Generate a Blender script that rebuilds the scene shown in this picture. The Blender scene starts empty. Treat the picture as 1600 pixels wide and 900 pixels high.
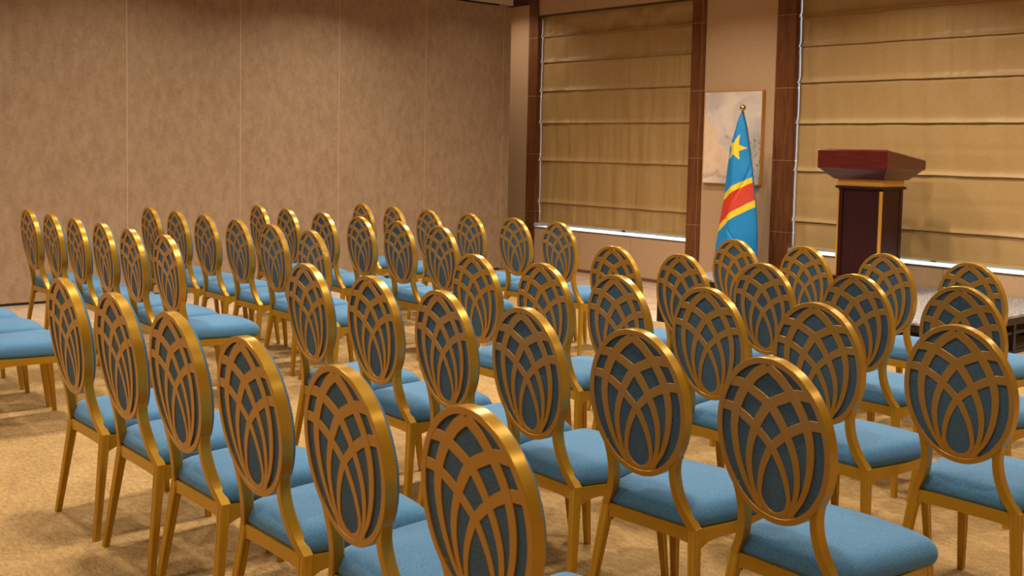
import bpy, bmesh, math, random
from mathutils import Vector, Matrix, noise

random.seed(7)
C = bpy.data.collections.new('room'); bpy.context.scene.collection.children.link(C)
S = bpy.context.scene

# ---------------------------------------------------------------- camera
F_PX = 1717.2
cam_data = bpy.data.cameras.new('camera'); cam = bpy.data.objects.new('camera', cam_data); C.objects.link(cam)
cam_data.sensor_width = 36; cam_data.lens = F_PX / 1600 * 36; cam_data.shift_y = -(450 - 355.8) / 1600
fwd = Vector((-0.749692, 0.657894, -0.07167)).normalized()
rgt = Vector((0.658327, 0.752446, 0.020756)).normalized()
upv = rgt.cross(fwd)
m = Matrix((rgt, upv, -fwd)).transposed().to_4x4(); m.translation = Vector((0, 0, 1.5164))
cam.matrix_world = m
cam_data.clip_start = 0.05; cam_data.clip_end = 200
cam_data.dof.use_dof = True; cam_data.dof.focus_distance = 5.2; cam_data.dof.aperture_fstop = 7.0
S.camera = cam

# ---------------------------------------------------------------- world, view, lights
S.view_settings.view_transform = 'Standard'; S.view_settings.look = 'None'
S.view_settings.exposure = 0.07; S.view_settings.gamma = 1; S.view_settings.use_curve_mapping = False
w = bpy.data.worlds.new('daylight'); S.world = w; w.use_nodes = True
w.node_tree.nodes['Background'].inputs[0].default_value = (0.62, 0.84, 1.0, 1)
w.node_tree.nodes['Background'].inputs[1].default_value = 8.0

CEIL = 3.5
LIGHT_W = 40.0
LIGHT_COL = (1.0, 0.85, 0.66)
def downlight_or_fill(x, y, k=1.0):
    l = bpy.data.lights.new('ceiling_downlight_or_fill', 'AREA'); l.shape = 'DISK'; l.size = 0.22
    l.energy = LIGHT_W * k; l.color = LIGHT_COL; l.spread = math.radians(140)
    o = bpy.data.objects.new('ceiling_downlight_or_fill', l); o.location = (x, y, CEIL - 0.02); C.objects.link(o)
for x, kx in ((-8.9, .8), (-6.5, 1.1), (-4.1, 1.05), (-1.7, .72), (0.7, .4), (3.1, .4)):
    for y, ky in ((-2.6, .6), (-0.4, .8), (1.8, 1.0), (4.0, 1.05), (6.2, 1.42)):
        downlight_or_fill(x, y, kx * ky)
for x, k in ((-9.2, .2), (-7.2, .65), (-5.3, 1.05), (-3.2, 1.15), (-1.1, .9)):
    downlight_or_fill(x, 8.2, k)
downlight_or_fill(-10.8, 8.9, .25)  # added fill lamp, no known fixture; brightens the dark corner recess

# ---------------------------------------------------------------- materials
def mat(name, col, rough=0.6, metal=0.0, **kw):
    m = bpy.data.materials.new(name); m.use_nodes = True
    b = m.node_tree.nodes['Principled BSDF']
    b.inputs['Base Color'].default_value = (*col, 1); b.inputs['Roughness'].default_value = rough; b.inputs['Metallic'].default_value = metal
    for k, v in kw.items(): b.inputs[k].default_value = v
    return m
def nodes(m): return m.node_tree.nodes, m.node_tree.links, m.node_tree.nodes['Principled BSDF']
def noise_mix(m, c1, c2, scale=(10, 10, 10), detail=4, lo=0.35, hi=0.65, bump=0.0, bdist=0.002, nscale=1.0, distort=0.0):
    n, l, b = nodes(m)
    tc = n.new('ShaderNodeTexCoord'); mp = n.new('ShaderNodeMapping'); mp.inputs['Scale'].default_value = scale
    t = n.new('ShaderNodeTexNoise'); t.inputs['Scale'].default_value = nscale; t.inputs['Detail'].default_value = detail; t.inputs['Distortion'].default_value = distort
    r = n.new('ShaderNodeValToRGB'); r.color_ramp.elements[0].position = lo; r.color_ramp.elements[1].position = hi
    r.color_ramp.elements[0].color = (*c1, 1); r.color_ramp.elements[1].color = (*c2, 1)
    l.new(tc.outputs['Object'], mp.inputs['Vector']); l.new(mp.outputs[0], t.inputs['Vector']); l.new(t.outputs['Fac'], r.inputs[0]); l.new(r.outputs[0], b.inputs['Base Color'])
    if bump:
        bp = n.new('ShaderNodeBump'); bp.inputs['Strength'].default_value = bump; bp.inputs['Distance'].default_value = bdist
        l.new(t.outputs['Fac'], bp.inputs['Height']); l.new(bp.outputs[0], b.inputs['Normal'])
    return r

M_gold = mat('gold_paint', (0.44, 0.25, 0.02), 0.27, 0.5)
M_gold_shaded = mat('gold_paint_shaded', (0.38, 0.185, 0.015), 0.38, 0.4, **{'Coat Weight': 0.6, 'Coat Roughness': 0.3})  # same gold paint; shade of the rear-facing sides put into the colour
M_blue = mat('blue_fabric', (0.1, 0.24, 0.36), 0.85, **{'Sheen Weight': 0.12, 'Sheen Roughness': 0.4})
noise_mix(M_blue, (0.030, 0.113, 0.245), (0.068, 0.212, 0.385), (1, 1, 1), 4, .34, .66, .35, .0015, 300)
M_blue_shaded = mat('blue_fabric_shaded', (0.05, 0.1, 0.15), 0.9)  # same blue fabric as the seat, colour darkened to imitate shade
noise_mix(M_blue_shaded, (0.018, 0.046, 0.082), (0.055, 0.115, 0.175), (1, 1, 1), 4, .34, .66, .35, .0015, 300)

M_carpet = mat('carpet', (0.5, 0.3, 0.14), 0.95)
def carpet_nodes():
    n, l, b = nodes(M_carpet)
    tc = n.new('ShaderNodeTexCoord')
    def nz(sc, det, mapscale=(1, 1, 1), rot=0):
        mp = n.new('ShaderNodeMapping'); mp.inputs['Scale'].default_value = mapscale; mp.inputs['Rotation'].default_value = (0, 0, rot)
        t = n.new('ShaderNodeTexNoise'); t.inputs['Scale'].default_value = sc; t.inputs['Detail'].default_value = det
        l.new(tc.outputs['Object'], mp.inputs[0]); l.new(mp.outputs[0], t.inputs['Vector']); return t
    big = nz(3.2, 5, (1, 1.8, 1), .5); fine = nz(130, 3); mid = nz(26, 3, (1, 2.2, 1), .3)
    r = n.new('ShaderNodeValToRGB'); r.color_ramp.elements[0].position = .3; r.color_ramp.elements[1].position = .7
    r.color_ramp.elements[0].color = (0.13, 0.078, 0.027, 1); r.color_ramp.elements[1].color = (0.47, 0.305, 0.118, 1)
    a = n.new('ShaderNodeMath'); a.operation = 'MULTIPLY_ADD'; a.inputs[1].default_value = .55
    a2 = n.new('ShaderNodeMath'); a2.operation = 'MULTIPLY_ADD'; a2.inputs[1].default_value = .35
    s = n.new('ShaderNodeMath'); s.operation = 'MULTIPLY'; s.inputs[1].default_value = .25
    l.new(big.outputs['Fac'], s.inputs[0]); l.new(mid.outputs['Fac'], a2.inputs[0]); l.new(s.outputs[0], a2.inputs[2])
    l.new(fine.outputs['Fac'], a.inputs[0]); a.inputs[1].default_value = .4; l.new(a2.outputs[0], a.inputs[2])
    l.new(a.outputs[0], r.inputs[0]); l.new(r.outputs[0], b.inputs['Base Color'])
    bp = n.new('ShaderNodeBump'); bp.inputs['Strength'].default_value = 1.0; bp.inputs['Distance'].default_value = .02
    l.new(a.outputs[0], bp.inputs['Height']); l.new(bp.outputs[0], b.inputs['Normal'])
carpet_nodes()

M_marble = mat('marble', (0.6, 0.45, 0.33), 0.18)
noise_mix(M_marble, (0.50, 0.37, 0.26), (0.68, 0.54, 0.42), (.6, 2.6, 1), 6, .3, .7, 0, 0, 2.2, 1.5)
M_partition = mat('partition_fabric', (0.3, 0.2, 0.12), 0.95)
def partition_nodes():
    n, l, b = nodes(M_partition)
    tc = n.new('ShaderNodeTexCoord')
    def nz(sc, det, ms):
        mp = n.new('ShaderNodeMapping'); mp.inputs['Scale'].default_value = ms
        t = n.new('ShaderNodeTexNoise'); t.inputs['Scale'].default_value = sc; t.inputs['Detail'].default_value = det
        l.new(tc.outputs['Object'], mp.inputs[0]); l.new(mp.outputs[0], t.inputs['Vector']); return t
    a = nz(9, 6, (1, 1.6, .9)); v = nz(60, 3, (1, 2.4, .25)); h = nz(60, 3, (1, .25, 2.4))
    s1 = n.new('ShaderNodeMath'); s1.operation = 'ADD'; l.new(v.outputs['Fac'], s1.inputs[0]); l.new(h.outputs['Fac'], s1.inputs[1])
    s2 = n.new('ShaderNodeMath'); s2.operation = 'MULTIPLY_ADD'; s2.inputs[1].default_value = .5; l.new(s1.outputs[0], s2.inputs[0])
    s3 = n.new('ShaderNodeMath'); s3.operation = 'MULTIPLY'; s3.inputs[1].default_value = .7; l.new(a.outputs['Fac'], s3.inputs[0]); l.new(s3.outputs[0], s2.inputs[2])
    r = n.new('ShaderNodeValToRGB'); r.color_ramp.elements[0].position = .6; r.color_ramp.elements[1].position = 1.0
    r.color_ramp.elements[0].color = (0.245, 0.160, 0.096, 1); r.color_ramp.elements[1].color = (0.355, 0.252, 0.163, 1)
    l.new(s2.outputs[0], r.inputs[0]); l.new(r.outputs[0], b.inputs['Base Color'])
    bp = n.new('ShaderNodeBump'); bp.inputs['Strength'].default_value = .3; bp.inputs['Distance'].default_value = .003
    l.new(s2.outputs[0], bp.inputs['Height']); l.new(bp.outputs[0], b.inputs['Normal'])
partition_nodes()
M_beige = mat('beige_wall_panel', (0.42, 0.27, 0.15), 0.75)
noise_mix(M_beige, (0.45, 0.30, 0.175), (0.49, 0.33, 0.195), (1, 1, 1), 4, .3, .7, .1, .001, 40)
M_plaster = mat('ceiling_plaster', (0.62, 0.5, 0.36), 0.9)
noise_mix(M_plaster, (0.5, 0.4, 0.29), (0.54, 0.43, 0.32), (1, 1, 1), 3, .3, .7, .05, .001, 20)
M_wood = mat('walnut_veneer', (0.12, 0.035, 0.012), 0.3)
noise_mix(M_wood, (0.075, 0.024, 0.008), (0.19, 0.065, 0.02), (9, 9, .7), 5, .3, .7, .05, .0005, 5, 1.0)
M_wood_dark = mat('dark_trim', (0.06, 0.02, 0.01), 0.4)
noise_mix(M_wood_dark, (0.05, 0.016, 0.008), (0.09, 0.03, 0.012), (4, 4, 1), 4, .3, .7, 0, 0, 5)
M_skirt = mat('skirting_brown', (0.14, 0.07, 0.035), 0.4)
M_black = mat('black_seal', (0.01, 0.008, 0.007), 0.6)
M_brass = mat('brass_inlay', (0.42, 0.27, 0.12), 0.4, 0.5)
M_seamlight = mat('panel_edge', (0.5, 0.36, 0.22), 0.5, 0.2)
M_blind = mat('roman_blind_fabric', (0.36, 0.23, 0.1), 0.5)
noise_mix(M_blind, (0.35, 0.225, 0.085), (0.41, 0.27, 0.11), (6, 6, 60), 3, .3, .7, .15, .001, 3)
M_mahogany = mat('mahogany_gloss', (0.1, 0.006, 0.006), 0.22, **{'Coat Weight': 0.5, 'Coat Roughness': 0.1})
noise_mix(M_mahogany, (0.048, 0.0025, 0.003), (0.09, 0.006, 0.006), (3, 3, 30), 4, .3, .7, 0, 0, 2)
M_mahogany_dark = mat('mahogany_dark', (0.035, 0.004, 0.004), 0.45, **{'Specular IOR Level': 0.3})
noise_mix(M_mahogany_dark, (0.016, 0.0006, 0.0008), (0.03, 0.0016, 0.0016), (30, 30, 2), 4, .3, .7, 0, 0, 2)
M_goldstrip = mat('gold_strip', (0.55, 0.27, 0.04), 0.4, 0.3)
M_stagecarpet = mat('grey_stage_carpet', (0.2, 0.17, 0.16), 0.95)
noise_mix(M_stagecarpet, (0.11, 0.105, 0.11), (0.36, 0.34, 0.35), (1, 1, 1), 5, .38, .62, .5, .004, 45)
M_blackmetal = mat('black_steel', (0.015, 0.013, 0.012), 0.4, 0.5)
M_sill = mat('white_sill', (0.75, 0.8, 0.82), 0.4)
M_frame = mat('aluminium_frame', (0.3, 0.3, 0.3), 0.4, 0.7)
M_flagblue = mat('flag_blue', (0.0, 0.215, 0.56), 0.6)
M_flagyellow = mat('flag_yellow', (0.75, 0.58, 0.02), 0.6)
M_flagred = mat('flag_red', (0.55, 0.035, 0.012), 0.6)
M_brassball = mat('polished_brass', (0.55, 0.36, 0.12), 0.2, 1.0)
M_glass = bpy.data.materials.new('window_glass'); M_glass.use_nodes = True
n_ = M_glass.node_tree.nodes; l_ = M_glass.node_tree.links; n_.remove(n_['Principled BSDF'])
tr = n_.new('ShaderNodeBsdfTransparent'); gl = n_.new('ShaderNodeBsdfGlossy'); gl.inputs['Roughness'].default_value = .02
mx = n_.new('ShaderNodeMixShader'); mx.inputs[0].default_value = .06
l_.new(tr.outputs[0], mx.inputs[1]); l_.new(gl.outputs[0], mx.inputs[2]); l_.new(mx.outputs[0], n_['Material Output'].inputs[0])

# ---------------------------------------------------------------- helpers
def finish(name, bm, mats, parent=None, smooth=False, kind=None, label=None, bevel=0, autosmooth=None):
    bmesh.ops.recalc_face_normals(bm, faces=bm.faces)
    me = bpy.data.meshes.new(name); bm.to_mesh(me); bm.free()
    for mm in (mats if isinstance(mats, (list, tuple)) else [mats]): me.materials.append(mm)
    if smooth:
        me.polygons.foreach_set('use_smooth', [True] * len(me.polygons))
        if autosmooth: me.set_sharp_from_angle(angle=math.radians(autosmooth))
    o = bpy.data.objects.new(name, me); C.objects.link(o)
    if parent: o.parent = parent
    if kind: o['kind'] = kind
    if label: o['label'] = label
    if bevel:
        b = o.modifiers.new('bevel', 'BEVEL'); b.width = bevel; b.segments = 2; b.limit_method = 'ANGLE'; b.angle_limit = math.radians(40)
    return o
def box(bm, x0, x1, y0, y1, z0, z1, mi=0):
    vs = [bm.verts.new(p) for p in ((x0, y0, z0), (x1, y0, z0), (x1, y1, z0), (x0, y1, z0), (x0, y0, z1), (x1, y0, z1), (x1, y1, z1), (x0, y1, z1))]
    for f in ((0, 3, 2, 1), (4, 5, 6, 7), (0, 1, 5, 4), (1, 2, 6, 5), (2, 3, 7, 6), (3, 0, 4, 7)):
        fc = bm.faces.new([vs[i] for i in f]); fc.material_index = mi
def BX(name, x0, x1, y0, y1, z0, z1, m_, parent=None, kind=None, label=None, bevel=0):
    bm = bmesh.new(); box(bm, x0, x1, y0, y1, z0, z1)
    return finish(name, bm, m_, parent, kind=kind, label=label, bevel=bevel)
def loft(bm, rings, cap=True, closed_ring=True):
    R = [[bm.verts.new(p) for p in r] for r in rings]
    n = len(R[0])
    for a, b in zip(R, R[1:]):
        for i in range(n if closed_ring else n - 1):
            j = (i + 1) % n; bm.faces.new((a[i], a[j], b[j], b[i]))
    if cap and closed_ring: bm.faces.new(R[0][::-1]); bm.faces.new(R[-1])
    return R
def lathe(bm, prof, cx=0, cy=0, n=32):
    rings = [[(cx + r * math.cos(2 * math.pi * i / n), cy + r * math.sin(2 * math.pi * i / n), z) for i in range(n)] for r, z in prof]
    loft(bm, rings)
def empty(name, loc, rz=0, label=None, cat=None, group=None):
    o = bpy.data.objects.new(name, None); o.empty_display_size = .1; C.objects.link(o)
    o.location = loc; o.rotation_euler = (0, 0, rz)
    if label: o['label'] = label
    if cat: o['category'] = cat
    if group: o['group'] = group
    return o
def catmull(P, k=6):
    P = [Vector(p) for p in P]; Q = [2 * P[0] - P[1]] + P + [2 * P[-1] - P[-2]]; out = []
    for i in range(1, len(Q) - 2):
        for s in range(k):
            t = s / k; a, b, c, d = Q[i - 1], Q[i], Q[i + 1], Q[i + 2]
            out.append(.5 * ((2 * b) + (c - a) * t + (2 * a - 5 * b + 4 * c - d) * t * t + (3 * b - a - 3 * c + d) * t ** 3))
    out.append(P[-1]); return out

# ---------------------------------------------------------------- room shell
YW = 9.63       # face of the window wall panels
XP = -10.40     # face of the folding partition
X_L, X_R, Y_B, Y_F = -11.2, 5.0, -3.6, 10.05
BX('floor', X_L - .2, X_R + .2, Y_B - .2, Y_F + .2, -0.2, 0.0, M_marble, kind='structure')
fc = BX('floor_carpet', -8.81, 4.4, Y_B + .4, 7.39, 0.0, 0.006, M_carpet, kind='structure')
BX('ceiling', X_L - .2, X_R + .2, Y_B - .2, Y_F + .2, CEIL, CEIL + .2, M_plaster, kind='structure')
BX('wall_right', X_R, X_R + .2, Y_B, Y_F, 0, CEIL, M_beige, kind='structure')
BX('wall_back', X_L - .2, X_R + .2, Y_B - .2, Y_B, 0, CEIL, M_beige, kind='structure')
BX('wall_left', X_L - .2, X_L, Y_B, Y_F + .2, 0, CEIL, M_beige, kind='structure')
# marble joints
bm = bmesh.new()
for yy in (7.95, 8.65):
    box(bm, -10.4, 4.9, yy - .002, yy + .002, -.001, .0012)
for xx in [-10.0 + .9 * k for k in range(16)]:
    box(bm, xx - .0015, xx + .0015, 7.4, 9.6, -.001, .0012)
for yy in [Y_B + .9 * k for k in range(1, 13)]:
    box(bm, -10.38, -8.82, yy - .0015, yy + .0015, -.001, .0012)
finish('floor_marble_joints', bm, M_skirt, kind='structure')

# folding partition: panels between seams
part = empty('wall_partition', (0, 0, 0)); part['kind'] = 'structure'
seams = [4.19 - 1.185 * k for k in range(6, 0, -1)] + [4.19, 5.377, 6.561, 7.74, 8.93]
for a, b in zip(seams, seams[1:]):
    BX('partition_panel', XP - .1, XP, a + .004, b - .004, .025, 3.262, M_partition, part, bevel=.002)
    BX('panel_edge_strip', XP - .09, XP - .0005, b - .006, b + .004, .025, 3.262, M_seamlight, part, label='light metal strip between partition panels')
BX('closing_jamb', XP - .1, XP - .004, 8.936, 9.05, .015, 3.262, M_partition, part, bevel=.002)
BX('bottom_seal', XP - .08, XP - .012, seams[0], 8.93, .0, .026, M_black, part, label='black seal under the partition')
BX('track_slot', XP - .08, XP - .015, seams[0], 8.86, 3.262, 3.285, M_black, part, label='black slot above the partition')
BX('trim_1', XP - .14, XP + .012, Y_B, 9.06, 3.285, CEIL, M_plaster, kind='structure')

# window wall ---------------------------------------------------------------
W1 = (-10.53, -7.99); W2 = (-6.63, -2.4)
Z_SILL, Z_HEAD = 0.515, 3.215
def wallpanel(name, x0, x1, z0, z1, seams_x=()):
    xs = [x0] + list(seams_x) + [x1]
    bm = bmesh.new()
    for a, b in zip(xs, xs[1:]):
        box(bm, a + (.003 if a != x0 else 0), b - (.003 if b != x1 else 0), YW, YW + .12, z0, z1)
    box(bm, x0, x1, YW + .012, YW + .14, z0, z1)
    return finish(name, bm, M_beige, kind='structure', bevel=.0015)
wallpanel('wall_front_corner', X_L, -10.70, 0, CEIL)
wallpanel('wall_front_pier', -7.80, -6.86, 0, CEIL)
wallpanel('wall_front_end', -2.2, X_R, 0, CEIL, (-1.3, -.4, .5, 1.4, 2.3, 3.2, 4.1))
wallpanel('wall_front_sill', W1[0], W1[1], 0, Z_SILL - .012, (-9.70, -8.84))
wallpanel('wall_front_sill', W2[0], W2[1], 0, Z_SILL - .012, (-5.79, -4.95, -4.1, -3.25))
wallpanel('wall_front_header', W1[0], W1[1], Z_HEAD + .012, CEIL, (-9.70, -8.84))
wallpanel('wall_front_header', W2[0], W2[1], Z_HEAD + .012, CEIL, (-5.79, -4.95, -4.1, -3.25))
for a, b in ((X_L, -10.7), (-7.8, -6.86)):
    BX('trim_2', a, b, YW - .012, YW, 3.375, CEIL, M_wood_dark, kind='structure')
for a, b in ((X_L, W1[0] - .17), W1, (-7.8, -6.86), W2, (-2.2, X_R)):
    BX('baseboard_front', a, b, YW - .01, YW, 0, .036, M_skirt, kind='structure')
# walnut pilasters with thin brass inlays
def pilaster(x0, x1, strip_side):
    p = empty('wall_pilaster', ((x0 + x1) / 2, YW, 0)); p['kind'] = 'structure'
    cx = (x0 + x1) / 2
    zs = [0, .71, 1.455, 2.20, 2.945, CEIL]
    bm = bmesh.new()
    for a, b in zip(zs, zs[1:]): box(bm, x0 - cx, x1 - cx, -.015, .41, a + (.003 if a else 0), b - .003)
    finish('pilaster_veneer', bm, M_wood, p, bevel=.001)
    bm = bmesh.new()
    for z in zs[1:-1]: box(bm, x0 - cx + .0005, x1 - cx - .0005, -.0142, .40, z - .0035, z + .0035)
    if strip_side: 
        xs = (x1 - cx - .045) if strip_side > 0 else (x0 - cx + .045)
        box(bm, xs - .0025, xs + .0025, -.0157, 0, 0, CEIL)
    finish('brass_inlay', bm, M_brass, p)
pilaster(-10.70, -10.53, 0); pilaster(-7.99, -7.80, 1); pilaster(-6.86, -6.63, 0); pilaster(-2.4, -2.2, 0)
# window recesses: sill, head, frame, glass
def window(name, x0, x1):
    wi = empty(name, ((x0 + x1) / 2, 9.98, Z_SILL)); wi['kind'] = 'structure'
    ox, oy, oz = wi.location
    def part_(nm, a, b, c, d, e, f, mm, label=None): return BX(nm, a - ox, b - ox, c - oy, d - oy, e - oz, f - oz, mm, wi, label=label)
    part_('window_sill', x0, x1, YW - .004, 10.0, Z_SILL - .004, Z_SILL + .002, M_sill, 'white sill lit by daylight')
    part_('sill_edge', x0, x1, YW - .006, YW + .02, Z_SILL - .014, Z_SILL - .004, M_wood_dark, 'dark edging under the sill')
    part_('window_head', x0, x1, YW - .003, 10.0, Z_HEAD, Z_HEAD + .012, M_wood_dark)
    bm = bmesh.new(); n = max(2, round((x1 - x0) / 1.3))
    for k in range(n + 1):
        xx = x0 + (x1 - x0) * k / n; xx = min(max(xx, x0 + .03), x1 - .03)
        box(bm, xx - .03 - ox, xx + .03 - ox, 9.96 - oy, 10.02 - oy, 0, Z_HEAD - oz)
    box(bm, x0 - ox, x1 - ox, 9.96 - oy, 10.02 - oy, 0, .03); box(bm, x0 - ox, x1 - ox, 9.96 - oy, 10.02 - oy, Z_HEAD - oz - .05, Z_HEAD - oz)
    finish('window_frame', bm, M_frame, wi)
    part_('window_pane', x0, x1, 9.985, 9.991, Z_SILL + .03, Z_HEAD - .05, M_glass)
window('window_1', *W1); window('window_2', *W2)
# structural wall behind panels (solid around the openings)
for a, b, z0, z1 in ((X_L - .2, W1[0], 0, CEIL), (W1[1], W2[0], 0, CEIL), (W2[1], X_R + .2, 0, CEIL), (W1[0], W1[1], 0, Z_SILL - .004), (W2[0], W2[1], 0, Z_SILL - .004), (W1[0], W1[1], Z_HEAD + .012, CEIL), (W2[0], W2[1], Z_HEAD + .012, CEIL)):
    yy = 9.77 if (z0 > 0 or z1 < 3) or a in (X_L - .2,) else 10.04
    BX('wall_front_masonry', a, b, 10.04 if z1 - z0 > 3 else 9.77, 10.25, z0, z1, M_plaster, kind='structure')

# roman blinds -------------------------------------------------------------
def blind(x0, x1, folds, zb, yb, wr, label, seed, faint=()):
    cx = (x0 + x1) / 2
    root = empty('roman_blind', (cx, yb, zb), 0, label, 'blind')
    nx = int((x1 - x0) / .02); top = Z_HEAD - .001
    fl = sorted(folds); zs = []
    edges = [zb] + fl + [top]
    for a, b in zip(edges, edges[1:]):
        n = 26
        for k in range(n):
            q = k / n; q = q - .7 * math.sin(2 * math.pi * q) / (2 * math.pi)
            zs.append((a + (b - a) * q, a, b))
    zs.append((top, edges[-2], top))
    bm = bmesh.new(); G = []
    # rows from bottom to top; just above each fold line the cloth rolls out, just under it tucks in
    for z, a, b in zs:
        t = (z - a) / (b - a); row = []
        for i in range(nx + 1):
            x = x0 + (x1 - x0) * i / nx
            y = 0.0
            if a != zb: y -= .022 * math.exp(-((z - a) / .030) ** 1.5)
            y += .006 * math.exp(-((b - z) / .014) ** 2) * (b != top)
            y -= .008 * math.sin(math.pi * t)
            s = .9 * (1 - 2.2 * abs(noise.noise(Vector((x * 3.2, a * .3 + seed, z * .35))))) + .8 * noise.noise(Vector((x * 9, a * .7 + seed + 9, z * .6))) + .35 * noise.noise(Vector((x * 22, a * 1.3 + seed + 5, z * .9)))
            amp = wr * (0.35 + .65 * math.sin(math.pi * min(1, t * 1.15)) ** .7 if t * 1.15 < 1 else .35)
            y += amp * s * min(1, (top - z) / .12)
            lowf = (1 if a == zb else 0)
            y += lowf * .012 * noise.noise(Vector((x * 2.2 + z * 3, z * 2.5, seed + 4))) * math.sin(math.pi * t)
            zz = z + .004 * noise.noise(Vector((x * 3, a * 5, seed + 2))) * (1 if a != zb else 0)
            sag = -.012 * math.sin(math.pi * ((x - x0) / (x1 - x0))) * (z < 1.9) * 0
            for q in faint:
                if abs(z - q) < .02: y += .004
            row.append(bm.verts.new((x - cx, y, zz + sag - zb)))
        G.append(row)
    for r0, r1 in zip(G, G[1:]):
        for i in range(nx): bm.faces.new((r0[i], r0[i + 1], r1[i + 1], r1[i]))
    geo = bmesh.ops.extrude_face_region(bm, geom=bm.faces[:])
    bmesh.ops.translate(bm, verts=[v for v in geo['geom'] if isinstance(v, bmesh.types.BMVert)], vec=(0, .003, 0))
    finish('blind_fabric', bm, M_blind, root, smooth=True, autosmooth=60)
    BX('bottom_hem', x0 - cx, x1 - cx, -.008, .010, -.001, .022, M_blind, root, bevel=.004)
    BX('head_rail', x0 - cx, x1 - cx, .004, .05, top - zb - .03, top - zb, M_frame, root)
blind(-10.521, -8.0, (2.955, 2.63, 2.265, 1.855, 1.374, .835), .563, 9.70, .034, 'tan roman blind in the narrower window left of the flag', 1.0)
blind(-6.621, -2.42, (2.925, 2.62, 2.252, 1.838, 1.352, .832), .556, 9.70, .018, 'wide tan roman blind in the window behind the lectern', 5.0, faint=(1.085, 1.6))

# ---------------------------------------------------------------- chair
AX, BZ, ZC, TILT = .1858, .2276, .7524, .1272
ST, CT = math.sin(TILT), 1.0
def bp(u, v, d=0.0):
    """point on the chair back: u,v in ellipse units, d metres forward of the rear face"""
    return Vector((AX * u, -ST * BZ * v + d, ZC + BZ * v))
def make_chair():
    root = empty('banquet_chair', (0, 0, 0))
    T = .037; N = 96
    # oval rim
    bm = bmesh.new(); rings = []
    ri = .905
    prof = [(1 - .006, 0), (1.0, .0012), (1.0, T - .003), (1 - .02, T), (ri + .02, T), (ri, T - .003), (ri, .001), (ri + .005, 0)]
    for k in range(N):
        a = 2 * math.pi * k / N; cu, cv = math.cos(a), math.sin(a)
        ring = []
        for r, d in prof:
            # keep the rim an even width
            wv = 1 - (1 - r) * AX / BZ
            ring.append(bp(cu * r, cv * (wv if r < 1 else 1), d))
        rings.append(ring)
    rings.append(rings[0])
    V = [[bm.verts.new(p) for p in r] for r in rings[:-1]]
    for k in range(N):
        A, B = V[k], V[(k + 1) % N]
        for i in range(len(prof)):
            j = (i + 1) % len(prof); bm.faces.new((A[i], A[j], B[j], B[i])).material_index = 1 if i in (5, 6, 7) else 0
    finish('back_frame', bm, [M_gold, M_gold_shaded], root, smooth=True, autosmooth=20)
    # lattice
    A_ = [(0, .895), (.12, .835), (.235, .765), (.40, .62), (.53, .46), (.62, .29), (.67, .08), (.66, -.15), (.60, -.38), (.49, -.60), (.36, -.76), (.26, -.86)]
    B_ = [(-.71, .635), (-.48, .63), (-.27, .565), (0, .445), (.16, .29), (.28, .12), (.38, -.08), (.425, -.28), (.41, -.5), (.35, -.68), (.26, -.84)]
    C_ = [(-.90, .322), (-.68, .305), (-.46, .23), (-.255, .12), (0, -.065), (.11, -.21), (.20, -.38), (.25, -.57), (.25, -.71), (.18, -.82), (.08, -.875), (0, -.89)]
    bm = bmesh.new(); lay = 0
    def width(v):
        t = max(0, min(1, (v + .75) / 1.1)); return .0060 + .0082 * t ** .8
    for cset in (A_, B_, C_):
        for sgn in (1, -1):
            pts = catmull([(sgn * p[0] * AX, p[1] * BZ, 0) for p in cset], 6)
            off = .0004 + lay * .00018; lay += 1
            strip = []
            for i, p in enumerate(pts):
                t = (pts[min(i + 1, len(pts) - 1)] - pts[max(i - 1, 0)]).normalized(); nrm = Vector((-t.y, t.x, 0))
                hw = width(p.y / BZ)
                ring = []
                for s, d in ((-1, .0008), (-.93, 0), (.93, 0), (1, .0008), (1, .004), (-1, .004)):
                    q = p + nrm * hw * s
                    ring.append(bp(q.x / AX, q.y / BZ, off + d))
                strip.append(ring)
            loft(bm, strip)
    # small solid web where the ribs gather under the oval
    for sgn in (1, -1):
        pts = [(.20, -.80), (.30, -.70), (.37, -.72), (.36, -.88), (.18, -.97), (0, -1.0), (0, -.9), (.12, -.86)]
        lo = [bm.verts.new(bp(sgn * u * .97, v * .965, .0018)) for u, v in pts]; hi = [bm.verts.new(bp(sgn * u * .97, v * .965, .006)) for u, v in pts]
        bm.faces.new(lo); bm.faces.new(hi[::-1])
        for i in range(len(pts)): j = (i + 1) % len(pts); bm.faces.new((lo[i], lo[j], hi[j], hi[i]))
    finish('back_lattice', bm, M_gold_shaded, root)
    # cushions inside the oval: rear fabric with shade put into its colour, bulging front pad
    def pad(name, d0, d1, bulge0, bulge1, r, mm, lab):
        bm = bmesh.new(); nr = 10
        def surf(dd, bl, rev):
            rr = []
            for i in range(1, nr + 1):
                q = i / nr
                rr.append([bp(r * q * math.cos(2 * math.pi * k / 48), r * q * math.sin(2 * math.pi * k / 48), dd + bl * (1 - q ** 2.6)) for k in range(48)])
            R = [[bm.verts.new(p) for p in x] for x in rr]; c = bm.verts.new(bp(0, 0, dd + bl))
            for k in range(48): bm.faces.new((c, R[0][k], R[0][(k + 1) % 48]))
            for a, b in zip(R, R[1:]):
                for k in range(48): bm.faces.new((a[k], b[k], b[(k + 1) % 48], a[(k + 1) % 48]))
            return R[-1]
        e0 = surf(d0, bulge0, False); e1 = surf(d1, bulge1, True)
        for k in range(48): bm.faces.new((e0[k], e0[(k + 1) % 48], e1[(k + 1) % 48], e1[k]))
        finish(name, bm, mm, root, smooth=True, autosmooth=50, label=lab)
    pad('back_panel', .0062, .030, -.0026, 0, .915, M_blue_shaded, 'blue fabric panel behind the lattice, darkened in colour as shade')
    pad('back_cushion', .032, .048, 0, .028, .935, M_blue, 'blue upholstered pad')
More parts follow.
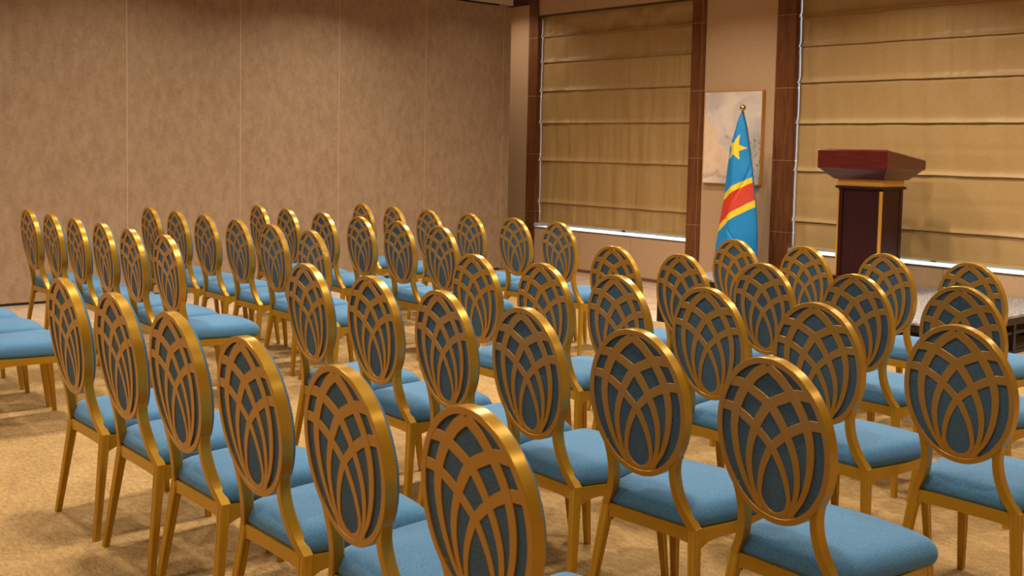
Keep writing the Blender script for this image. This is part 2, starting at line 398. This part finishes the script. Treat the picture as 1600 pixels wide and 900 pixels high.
    # stiles from oval down to the rear legs
    for sgn in (-1, 1):
        path = catmull([(.133, .0375, .612), (.1235, .043, .572), (.122, .051, .530), (.128, .061, .485), (.142, .071, .442), (.160, .081, .408), (.1720, .0870, .386)], 5)
        bm = bmesh.new(); rings = []
        for i, p in enumerate(path):
            t = (path[min(i + 1, len(path) - 1)] - path[max(i - 1, 0)]).normalized()
            nx_ = Vector((t.z, 0, -t.x)).normalized(); 
            k = i / (len(path) - 1); hw = .0120 + .002 * k; hd = .017
            ring = []
            for sx, sy in ((-1, -.85), (-.85, -1), (.85, -1), (1, -.85), (1, .85), (.85, 1), (-.85, 1), (-1, .85)):
                q = p + nx_ * hw * sx + Vector((0, hd * sy, 0)); ring.append((q.x * sgn, q.y, q.z))
            rings.append(ring)
        loft(bm, rings); finish('back_stile', bm, M_gold, root, smooth=True, autosmooth=30)
    # legs
    def leg(x0, y0, z0, x1, y1, h0, h1, mm=M_gold):
        bm = bmesh.new(); rings = []
        for k in range(9):
            t = k / 8; z = z0 * (1 - t); x = x0 + (x1 - x0) * t; y = y0 + (y1 - y0) * t; h = h0 + (h1 - h0) * (t ** 1.1)
            g_ = h * .12
            rings.append([(x + a * h, y + b * h, z) for a, b in ((-1, -.72), (-.72, -1), (-.28, -1), (-.2, -.9), (.2, -.9), (.28, -1), (.72, -1), (1, -.72), (1, -.28), (.9, -.2), (.9, .2), (1, .28), (1, .72), (.72, 1), (-.72, 1), (-1, .72), (-1, .28), (-.9, .2), (-.9, -.2), (-1, -.28))])
        loft(bm, rings)
        finish('leg', bm, mm, root, smooth=True, autosmooth=25)
    for s in (-1, 1): leg(s * .1700, .0875, .393, s * .2135, .036, .0172, .0115)
    for s in (-1, 1): leg(s * .1900, .452, .385, s * .2060, .492, .0180, .0110)
    # seat frame: rear rail, side rails with a shallow arch, bowed front rail
    bm = bmesh.new()
    def rail(pts, th, ztop, hmid, hend):
        rings = []; L = len(pts)
        for i, p in enumerate(pts):
            p = Vector(p); t = (Vector(pts[min(i + 1, L - 1)]) - Vector(pts[max(i - 1, 0)])).normalized(); nn = Vector((-t.y, t.x))
            k = abs(2 * i / (L - 1) - 1); h = hmid + (hend - hmid) * k ** 6
            a = p - nn * th / 2; b = p + nn * th / 2
            rings.append([(a.x, a.y, ztop - h), (b.x, b.y, ztop - h), (b.x, b.y, ztop), (a.x, a.y, ztop)])
        loft(bm, rings)
    n = 14
    rail([(-.165 + .33 * i / n, .083) for i in range(n + 1)], .020, .391, .040, .046)
    for s in (-1, 1):
        rail([(s * (.174 + (.196 - .174) * i / n + .014 * math.sin(math.pi * i / n)), .10 + .345 * i / n) for i in range(n + 1)], .020, .388, .036, .060)
    rail([(-.190 + .38 * i / n, .452 + .022 * math.sin(math.pi * i / n)) for i in range(n + 1)], .020, .388, .036, .060)
    box(bm, -.165, .165, .09, .45, .372, .386)
    finish('seat_frame', bm, M_gold, root)
    # seat cushion
    bm = bmesh.new()
    def outline(t):   # closed outline, parameter 0..4 : rear, right, front, left
        s = int(t) % 4; q = t - int(t)
        P = [(-.170, .075), (.170, .075), (.226, .478), (-.226, .478)]
        a = Vector(P[s]); b = Vector(P[(s + 1) % 4]); p = a.lerp(b, q); bow = math.sin(math.pi * q)
        if s == 1: p.x += .012 * bow
        if s == 3: p.x -= .012 * bow
        if s == 2: p.y += .028 * bow
        return p
    K = 72
    out = [outline(4 * i / K) for i in range(K)]
    for _ in range(2):
        out = [(out[i - 1] + out[i] * 2 + out[(i + 1) % K]) / 4 for i in range(K)]
    cx = Vector((0, .285))
    def ringz(sc, z): return [bm.verts.new((cx.x + (p.x - cx.x) * sc, cx.y + (p.y - cx.y) * sc, z)) for p in out]
    prof = [(.86, .387), (.950, .388), (.982, .394), (1.0, .405), (1.004, .416), (.994, .429), (.968, .442), (.925, .4535), (.86, .462), (.76, .468), (.62, .472), (.42, .475), (.2, .4765)]
    R = [ringz(*p) for p in prof]
    for a, b in zip(R, R[1:]):
        for i in range(K): bm.faces.new((a[i], a[(i + 1) % K], b[(i + 1) % K], b[i]))
    bm.faces.new(R[0][::-1]); c = bm.verts.new((cx.x, cx.y, .477))
    for i in range(K): bm.faces.new((R[-1][i], R[-1][(i + 1) % K], c))
    finish('seat_cushion', bm, M_blue, root, smooth=True)
    return root

CHAIRS = [
 (0, 1, 'right', -4.282, 1.479, -0.014),
 (0, 2, 'right', -3.78, 1.48, -0.02),
 (0, 3, 'right', -3.262, 1.461, -0.011),
 (0, 4, 'right', -2.736, 1.44, -0.012),
 (0, 5, 'right', -2.246, 1.436, -0.026),
 (0, 6, 'right', -1.729, 1.427, -0.018),
 (1, 1, 'right', -4.284, 2.546, -0.039),
 (1, 2, 'right', -3.741, 2.527, -0.023),
 (1, 3, 'right', -3.228, 2.496, -0.064),
 (1, 4, 'right', -2.721, 2.463, -0.052),
 (1, 5, 'right', -2.206, 2.446, 0.043),
 (1, 6, 'right', -1.688, 2.406, -0.057),
 (2, 1, 'right', -4.253, 3.49, -0.015),
 (2, 2, 'right', -3.754, 3.497, -0.023),
 (2, 3, 'right', -3.227, 3.444, -0.035),
 (2, 4, 'right', -2.731, 3.439, -0.037),
 (2, 5, 'right', -2.231, 3.436, -0.009),
 (2, 6, 'right', -1.668, 3.378, -0.019),
 (3, 1, 'right', -4.227, 4.479, 0.011),
 (3, 2, 'right', -3.715, 4.454, -0.064),
 (3, 3, 'right', -3.201, 4.452, -0.061),
 (3, 4, 'right', -2.679, 4.426, -0.042),
 (3, 5, 'right', -2.174, 4.41, -0.007),
 (4, 1, 'right', -4.183, 5.518, -0.085),
 (4, 2, 'right', -3.667, 5.496, -0.067),
 (4, 3, 'right', -3.164, 5.509, -0.088),
 (4, 4, 'right', -2.646, 5.449, -0.054),
 (4, 6, 'left', -5.84, 5.583, -0.029),
 (4, 5, 'left', -6.355, 5.602, -0.005),
 (4, 4, 'left', -6.919, 5.618, -0.031),
 (4, 3, 'left', -7.452, 5.601, -0.034),
 (4, 2, 'left', -7.979, 5.61, -0.081),
 (4, 1, 'left', -8.492, 5.622, -0.064),
 (3, 6, 'left', -5.904, 4.539, -0.048),
 (3, 5, 'left', -6.422, 4.558, -0.015),
 (3, 4, 'left', -6.958, 4.585, -0.025),
 (3, 3, 'left', -7.489, 4.588, -0.028),
 (3, 2, 'left', -8.024, 4.575, -0.053),
 (3, 1, 'left', -8.559, 4.604, -0.076),
 (2, 6, 'left', -5.933, 3.555, -0.05),
 (2, 5, 'left', -6.476, 3.585, -0.045),
 (2, 4, 'left', -7.016, 3.609, -0.023),
 (2, 3, 'left', -7.551, 3.625, -0.013),
 (2, 2, 'left', -8.044, 3.629, -0.021),
 (2, 1, 'left', -8.553, 3.635, -0.025),
 (1, 6, 'left', -6.007, 2.645, -0.029),
 (1, 5, 'left', -6.516, 2.647, -0.039),
 (1, 4, 'left', -7.06, 2.681, -0.042),
 (1, 3, 'left', -7.546, 2.684, -0.029),
 (1, 2, 'left', -8.044, 2.691, -0.025),
 (1, 1, 'left', -8.576, 2.704, -0.001),
 (0, 4, 'left', -7.066, 1.622, -0.035),
 (0, 5, 'left', -6.546, 1.604, -0.035),
 (0, 6, 'left', -6.026, 1.585, -0.035),
]
ORD = ['at the aisle end', 'second from the aisle', 'third from the aisle', 'fourth from the aisle', 'fifth from the aisle', 'sixth from the aisle']
ROW = ['row nearest the camera', 'second row', 'middle row', 'fourth row', 'row nearest the stage']
chair0 = make_chair()
parts0 = list(chair0.children)
for i, (r, c, side, x, y, rz) in enumerate(CHAIRS):
    if i == 0: o = chair0
    else:
        o = chair0.copy(); C.objects.link(o)
        for ch in parts0:
            d = ch.copy(); d.parent = o; C.objects.link(d)
    o.location = (x, y, .006); o.rotation_euler = (0, 0, rz)
    k = (c - 1) if side == 'right' else (6 - c)
    o['label'] = 'gold oval-back blue chair, %s, %s, %s block' % (ORD[k], ROW[r], side)
    o['category'] = 'chair'; o['group'] = 'gold oval-backed banquet chairs in rows'

# ---------------------------------------------------------------- stage
def platform(x0, x1, y0, y1, z, name, label):
    p = empty(name, ((x0 + x1) / 2, (y0 + y1) / 2, 0), 0, label, 'stage'); ox, oy = p.location.x, p.location.y
    BX('carpeted_deck', x0 - ox, x1 - ox, y0 - oy, y1 - oy, z - .022, z, M_stagecarpet, p, bevel=.003, label='grey carpeted deck')
    bm = bmesh.new()
    box(bm, x0 - ox + .004, x1 - ox - .004, y0 - oy + .004, y0 - oy + .04, z - .075, z - .022)
    box(bm, x0 - ox + .004, x1 - ox - .004, y1 - oy - .04, y1 - oy - .004, z - .075, z - .022)
    box(bm, x0 - ox + .004, x0 - ox + .04, y0 - oy + .04, y1 - oy - .04, z - .075, z - .022)
    box(bm, x1 - ox - .04, x1 - ox - .004, y0 - oy + .04, y1 - oy - .04, z - .075, z - .022)
    finish('deck_rim', bm, M_blackmetal, p)
    nx = max(1, round((x1 - x0) / 1.2)); ny = max(1, round((y1 - y0) / 1.0))
    for i in range(nx + 1):
        for j in range(ny + 1):
            X = x0 + .03 + (x1 - x0 - .06) * i / nx - ox; Y = y0 + .03 + (y1 - y0 - .06) * j / ny - oy
            BX('leg', X - .02, X + .02, Y - .02, Y + .02, 0, z - .022, M_blackmetal, p)
    bm = bmesh.new()
    for i in range(nx + 1):
        X = x0 + .03 + (x1 - x0 - .06) * i / nx - ox
        box(bm, X - .015, X + .015, y0 - oy + .03, y1 - oy - .03, .0, .03); box(bm, X - .012, X + .012, y0 - oy + .03, y1 - oy - .03, z * .5, z * .5 + .025)
    for j in range(ny + 1):
        Y = y0 + .03 + (y1 - y0 - .06) * j / ny - oy
        box(bm, x0 - ox + .03, x1 - ox - .03, Y - .012, Y + .012, .0, .025)
    finish('brace_frame', bm, M_blackmetal, p)
platform(-5.45, -3.77, 7.49, 9.60, .31, 'stage_platform', 'low grey carpeted stage on black steel frame under the dark red lectern')
platform(-7.02, -5.46, 8.31, 8.95, .31, 'stage_platform', 'smaller grey platform at the far left end of the stage, partly hidden')
# low black step frame in front of the small platform
st = empty('stage_step', (-6.05, 7.80, 0), 0, 'low black square-framed stage step standing on the marble, mostly hidden by chairs', 'step')
for s in (-1, 1):
    for q in (-1, 1):
        BX('leg', s * .415 - .02, s * .415 + .02, q * .34 - .02, q * .34 + .02, .0, .215, M_blackmetal, st)
bm = bmesh.new()
for q in (-1, 1):
    box(bm, -.395, .395, q * .34 - .018, q * .34 + .018, .0, .04)
for s in (-1, 1): box(bm, s * .415 - .018, s * .415 + .018, -.32, .32, .0, .04)
finish('base_frame', bm, M_blackmetal, st)
BX('tread', -.30, .40, -.30, .30, .165, .185, M_stagecarpet, st, bevel=.003, label='grey carpeted tread')

# ---------------------------------------------------------------- lectern
lx0, lx1, ly0, ly1 = -5.58, -5.143, 8.85, 9.207
le = empty('lectern', ((lx0 + lx1) / 2, (ly0 + ly1) / 2, .31), 0, 'dark red mahogany lectern with gold trim standing on the grey stage', 'lectern')
ox, oy = le.location.x, le.location.y; Z0 = .31
def lb(nm, a, b, c, d, e, f, mm, bev=0, label=None): return BX(nm, a - ox, b - ox, c - oy, d - oy, e - Z0, f - Z0, mm, le, bevel=bev, label=label)
lb('plinth', lx0 - .045, lx1 + .045, ly0 - .045, ly1 + .04, .31, .425, M_mahogany_dark, .006)
lb('column', lx0 + .002, lx1 - .002, ly0 + .012, ly1 - .002, .42, 1.23, M_mahogany_dark, .002)
# raised corner posts around recessed panels
bm = bmesh.new()
for a, b, c, d in ((lx0, lx0 + .045, ly0, ly0 + .03), (lx1 - .055, lx1, ly0, ly0 + .03), (lx1 - .02, lx1 + .002, ly0, ly0 + .05), (lx1 - .02, lx1 + .002, ly1 - .05, ly1)):
    box(bm, a - ox, b - ox, c - oy, d - oy, .42 - Z0, 1.23 - Z0)
finish('corner_post', bm, M_mahogany_dark, le, bevel=.002)
for a in (lx0 - .004, lx1 - .022):
    lb('gold_strip', a, a + .016 + (.012 if a > -5.3 else 0), ly0 - .006, ly0 + .006, .425, 1.205, M_goldstrip, .001, 'thin gold vertical strip')
lb('moulding', lx0 - .022, lx1 + .022, ly0 - .02, ly1 + .02, 1.222, 1.247, M_mahogany_dark, .004)
lb('gold_collar', lx0 - .006, lx1 + .006, ly0 - .006, ly1 + .004, 1.247, 1.305, M_goldstrip, .001, 'gold band below the desk')
# desk: tapered underside, box and sloping top
sx0, sx1, sy0, sy1 = -5.715, -5.02, 8.70, 9.365
bm = bmesh.new()
def ring4(a, b, c, d, zf, zb_): return [(a - ox, c - oy, zf - Z0), (b - ox, c - oy, zf - Z0), (b - ox, d - oy, zb_ - Z0), (a - ox, d - oy, zb_ - Z0)]
R = [ring4(lx0 - .03, lx1 + .03, ly0 - .03, ly1 + .03, 1.305, 1.305), ring4(sx0 + .012, sx1 - .012, sy0 + .012, sy1 - .012, 1.399, 1.399),
     ring4(sx0, sx1, sy0, sy1, 1.405, 1.405), ring4(sx0, sx1, sy0, sy1, 1.565, 1.482), ring4(sx0 + .012, sx1 - .012, sy0 + .012, sy1 - .012, 1.575, 1.492)]
loft(bm, R)
finish('desk', bm, M_mahogany, le, bevel=.004)
lb('book_ledge', sx0 + .05, sx1 - .05, sy1 - .035, sy1 - .012, 1.490, 1.506, M_mahogany, .003)

# ---------------------------------------------------------------- flag on its stand
FX, FY = -6.985, 9.25
fl = empty('flag_stand', (FX, FY, 0), 0, 'blue flag with yellow star and red diagonal on a brass-tipped pole', 'flag')
bm = bmesh.new(); lathe(bm, [(.16, 0), (.16, .018), (.14, .03), (.05, .045), (.03, .09), (.022, .12), (.022, .14)]); finish('stand_base', bm, M_brassball, fl, smooth=True, autosmooth=40)
bm = bmesh.new(); lathe(bm, [(.0125, .12), (.0125, 1.945)], n=16); finish('pole', bm, M_brassball, fl, smooth=True, autosmooth=40)
bm = bmesh.new()
pr = [(.013, 1.935), (.018, 1.937), (.018, 1.943), (.011, 1.947), (.012, 1.956)] + [(.031 * math.sin(a), 1.986 - .031 * math.cos(a)) for a in [math.pi * (k + 2) / 16 for k in range(0, 14)]] + [(.002, 2.0175)]
lathe(bm, pr, n=24); finish('finial', bm, M_brassball, fl, smooth=True, autosmooth=50, label='polished brass ball finial')
# cloth: gathered cone of folds hanging from the pole top, colours cut into the cloth
LE = [(1.935, -6.997), (1.85, -7.030), (1.60, -7.110), (1.33, -7.145), (1.066, -7.172), (.752, -7.222), (.41, -7.272), (.30, -7.285)]
RE = [(1.935, -6.982), (1.86, -6.955), (1.778, -6.926), (1.563, -6.879), (1.279, -6.822), (.998, -6.774), (.695, -6.740), (.499, -6.734), (.30, -6.728)]
def interp(T, z):
    for (z0, a), (z1, b) in zip(T, T[1:]):
        if z1 <= z <= z0: return a + (b - a) * (z0 - z) / (z0 - z1)
    return T[-1][1] if z < T[-1][0] else T[0][1]
star = []
SC = (-7.004, 1.568)
tips = [(-6.966, 1.716), (-6.884, 1.573), (-6.942, 1.452), (-7.090, 1.452), (-7.112, 1.632)]
for i, p in enumerate(tips):
    a = Vector(p); b = Vector(tips[(i + 1) % 5]); c = Vector(SC); star.append(a); mid = (a + b) / 2; star.append(c + (mid - c) * .50)
def inpoly(x, z, P):
    ins = False
    for i in range(len(P)):
        a, b = P[i], P[(i + 1) % len(P)]
        if (a[1] > z) != (b[1] > z) and x < (b[0] - a[0]) * (z - a[1]) / (b[1] - a[1]) + a[0]: ins = not ins
    return ins
def zl(x, pL, pR): return pL[1] + (pR[1] - pL[1]) * (x - pL[0]) / (pR[0] - pL[0])
def flagcol(x, z):
    if inpoly(x, z, star): return 1
    top = zl(x, (-7.17, 1.078), (-6.818, 1.279)); t2 = zl(x, (-7.18, 1.004), (-6.813, 1.222)); t3 = zl(x, (-7.22, .745), (-6.78, 1.045)); t4 = zl(x, (-7.23, .672), (-6.771, .975))
    if z < top and z > t2: return 1
    if z <= t2 and z > t3: return 2
    if z <= t3 and z > t4: return 1
    return 0
bm = bmesh.new(); NZ, NX = 420, 110; G = []
for j in range(NZ + 1):
    z = 1.935 - (1.935 - .30) * j / NZ; a = interp(LE, z); b = interp(RE, z); row = []
    wd = (b - a); amp = min(.045, .10 * wd)
    for i in range(NX + 1):
        t = i / NX; x = a + wd * t
        y = FY - .018 - .30 * wd * math.sin(math.pi * t) ** .8 - amp * .35 * math.sin(t * 11 + 1.2 * z + 1.0) * math.sin(math.pi * t) \
            + .10 * amp * noise.noise(Vector((t * 3, z * 6, 3))) * 2
        # pressed packing creases (a diamond pattern)
        for cc in ((.62, 1.1, .8), (.5, .72, -1.1), (.35, .95, 1.0)):
            dline = abs((t - cc[0]) * .35 - (z - cc[1]) * cc[2] * .55); y += .008 * math.exp(-(dline / .012) ** 2)
        row.append(bm.verts.new((x - FX, y - FY, z)))
    G.append((row, z, a, wd))
for (r0, z0, a0, w0), (r1, z1, a1, w1) in zip(G, G[1:]):
    for i in range(NX):
        f = bm.faces.new((r0[i], r1[i], r1[i + 1], r0[i + 1])); f.material_index = flagcol((a0 + a1) / 2 + (w0 + w1) / 2 * (i + .5) / NX, (z0 + z1) / 2)
# the rear half of the gathered cloth
back = []
for (row, z, a, wd) in G[::6]:
    back.append([row[0]] + [bm.verts.new((a + wd * t - FX, .018 + .22 * wd * math.sin(math.pi * t) + .01 * math.sin(t * 14) * math.sin(math.pi * t), z)) for t in [k / 16 for k in range(1, 16)]] + [row[-1]])
for r0, r1 in zip(back, back[1:]):
    for i in range(16): bm.faces.new((r0[i + 1], r0[i], r1[i], r1[i + 1])) if len({r0[i + 1], r0[i], r1[i], r1[i + 1]}) == 4 else None
finish('flag_cloth', bm, [M_flagblue, M_flagyellow, M_flagred], fl, smooth=True)

# ---------------------------------------------------------------- abstract wall picture
px0, px1, pz0, pz1 = -7.755, -6.985, 1.185, 2.185
pic = empty('wall_picture', ((px0 + px1) / 2, YW, (pz0 + pz1) / 2), 0, 'large abstract watercolour print in a thin gold frame, hung behind the flag', 'picture')
hw, hh = (px1 - px0) / 2, (pz1 - pz0) / 2
bm = bmesh.new(); tf = .007; D = .05
box(bm, -hw, hw, -D, 0, hh - tf, hh); box(bm, -hw, hw, -D, 0, -hh, -hh + tf); box(bm, -hw, -hw + tf, -D, 0, -hh + tf, hh - tf); box(bm, hw - tf, hw, -D, 0, -hh + tf, hh - tf)
finish('picture_frame', bm, M_goldstrip, pic, label='thin gold frame')
M_art = mat('watercolour_wash', (.6, .5, .42), 0.6)
def art():
    n, l, b = nodes(M_art)
    tc = n.new('ShaderNodeTexCoord'); sep = n.new('ShaderNodeSeparateXYZ'); l.new(tc.outputs['Object'], sep.inputs[0])
    def nz(sc, det, dist=0, off=(0, 0, 0)):
        mp = n.new('ShaderNodeMapping'); mp.inputs['Location'].default_value = off
        t = n.new('ShaderNodeTexNoise'); t.inputs['Scale'].default_value = sc; t.inputs['Detail'].default_value = det; t.inputs['Distortion'].default_value = dist
        l.new(tc.outputs['Object'], mp.inputs[0]); l.new(mp.outputs[0], t.inputs['Vector']); return t.outputs['Fac']
    def mth(op, a, b_=None, c=None):
        q = n.new('ShaderNodeMath'); q.operation = op
        for i, v in enumerate((a, b_, c)):
            if v is None: continue
            if isinstance(v, (int, float)): q.inputs[i].default_value = v
            else: l.new(v, q.inputs[i])
        return q.outputs[0]
    def ramp(fac, lo, hi):
        q = n.new('ShaderNodeMapRange'); q.interpolation_type = 'SMOOTHSTEP'; l.new(fac, q.inputs[0]); q.inputs[1].default_value = lo; q.inputs[2].default_value = hi; return q.outputs[0]
    def mix(f, a, b_):
        q = n.new('ShaderNodeMix'); q.data_type = 'RGBA'; l.new(f, q.inputs[0])
        for i, v in ((6, a), (7, b_)):
            if isinstance(v, tuple): q.inputs[i].default_value = (*v, 1)
            else: l.new(v, q.inputs[i])
        return q.outputs[2]
    X, Z = sep.outputs[0], sep.outputs[2]
    n1 = nz(3.5, 6, .6); n2 = nz(5, 6, 1.2, (3, 1, 2)); n3 = nz(9, 5, .5, (7, 3, 1))
    base = mix(ramp(n1, .35, .65), (.74, .65, .58), (.55, .49, .48))
    # peach mountain on the left: below a diagonal ridge
    ridge = mth('ADD', mth('MULTIPLY', X, -.95), mth('MULTIPLY', mth('SUBTRACT', n2, .5), .45))
    h = mth('SUBTRACT', mth('SUBTRACT', ridge, .12), Z)
    peach = mth('MULTIPLY', ramp(h, 0, .06), ramp(mth('ADD', Z, mth('MULTIPLY', n3, .25)), -.34, -.2))
    c1 = mix(peach, base, mix(ramp(n3, .35, .7), (.82, .62, .44), (.74, .57, .44)))
    # blue-grey smudge on the ridge
    sm = mth('MULTIPLY', ramp(mth('ABSOLUTE', h), .07, .0), ramp(n2, .5, .62))
    c2 = mix(mth('MULTIPLY', sm, .75), c1, (.22, .24, .30))
    # contour ink lines at lower right
    wv = n.new('ShaderNodeTexWave'); wv.inputs['Scale'].default_value = 5.5; wv.inputs['Distortion'].default_value = 14; wv.inputs['Detail'].default_value = 2; wv.inputs['Detail Scale'].default_value = 1.3
    l.new(tc.outputs['Object'], wv.inputs[0])
    line = ramp(wv.outputs['Fac'], .1, .0)
    region = mth('MULTIPLY', ramp(X, .08, .2), ramp(mth('ADD', Z, mth('MULTIPLY', n1, .3)), .3, .15))
    c3 = mix(mth('MULTIPLY', mth('MULTIPLY', line, region), .7), mix(mth('MULTIPLY', region, .45), c2, (.33, .31, .33)), (.10, .08, .09))
    # rust line along the foot of the mountain
    foot = mth('ABSOLUTE', mth('SUBTRACT', mth('ADD', Z, mth('MULTIPLY', n3, .25)), -.27))
    c4 = mix(mth('MULTIPLY', mth('MULTIPLY', ramp(foot, .05, .0), ramp(X, .05, -.05)), .5), c3, (.34, .18, .13))
    l.new(c4, b.inputs['Base Color'])
art()
BX('canvas', -hw + tf, hw - tf, -D + .004, -.004, -hh + tf, hh - tf, M_art, pic, label='cream, peach and blue-grey abstract watercolour print')
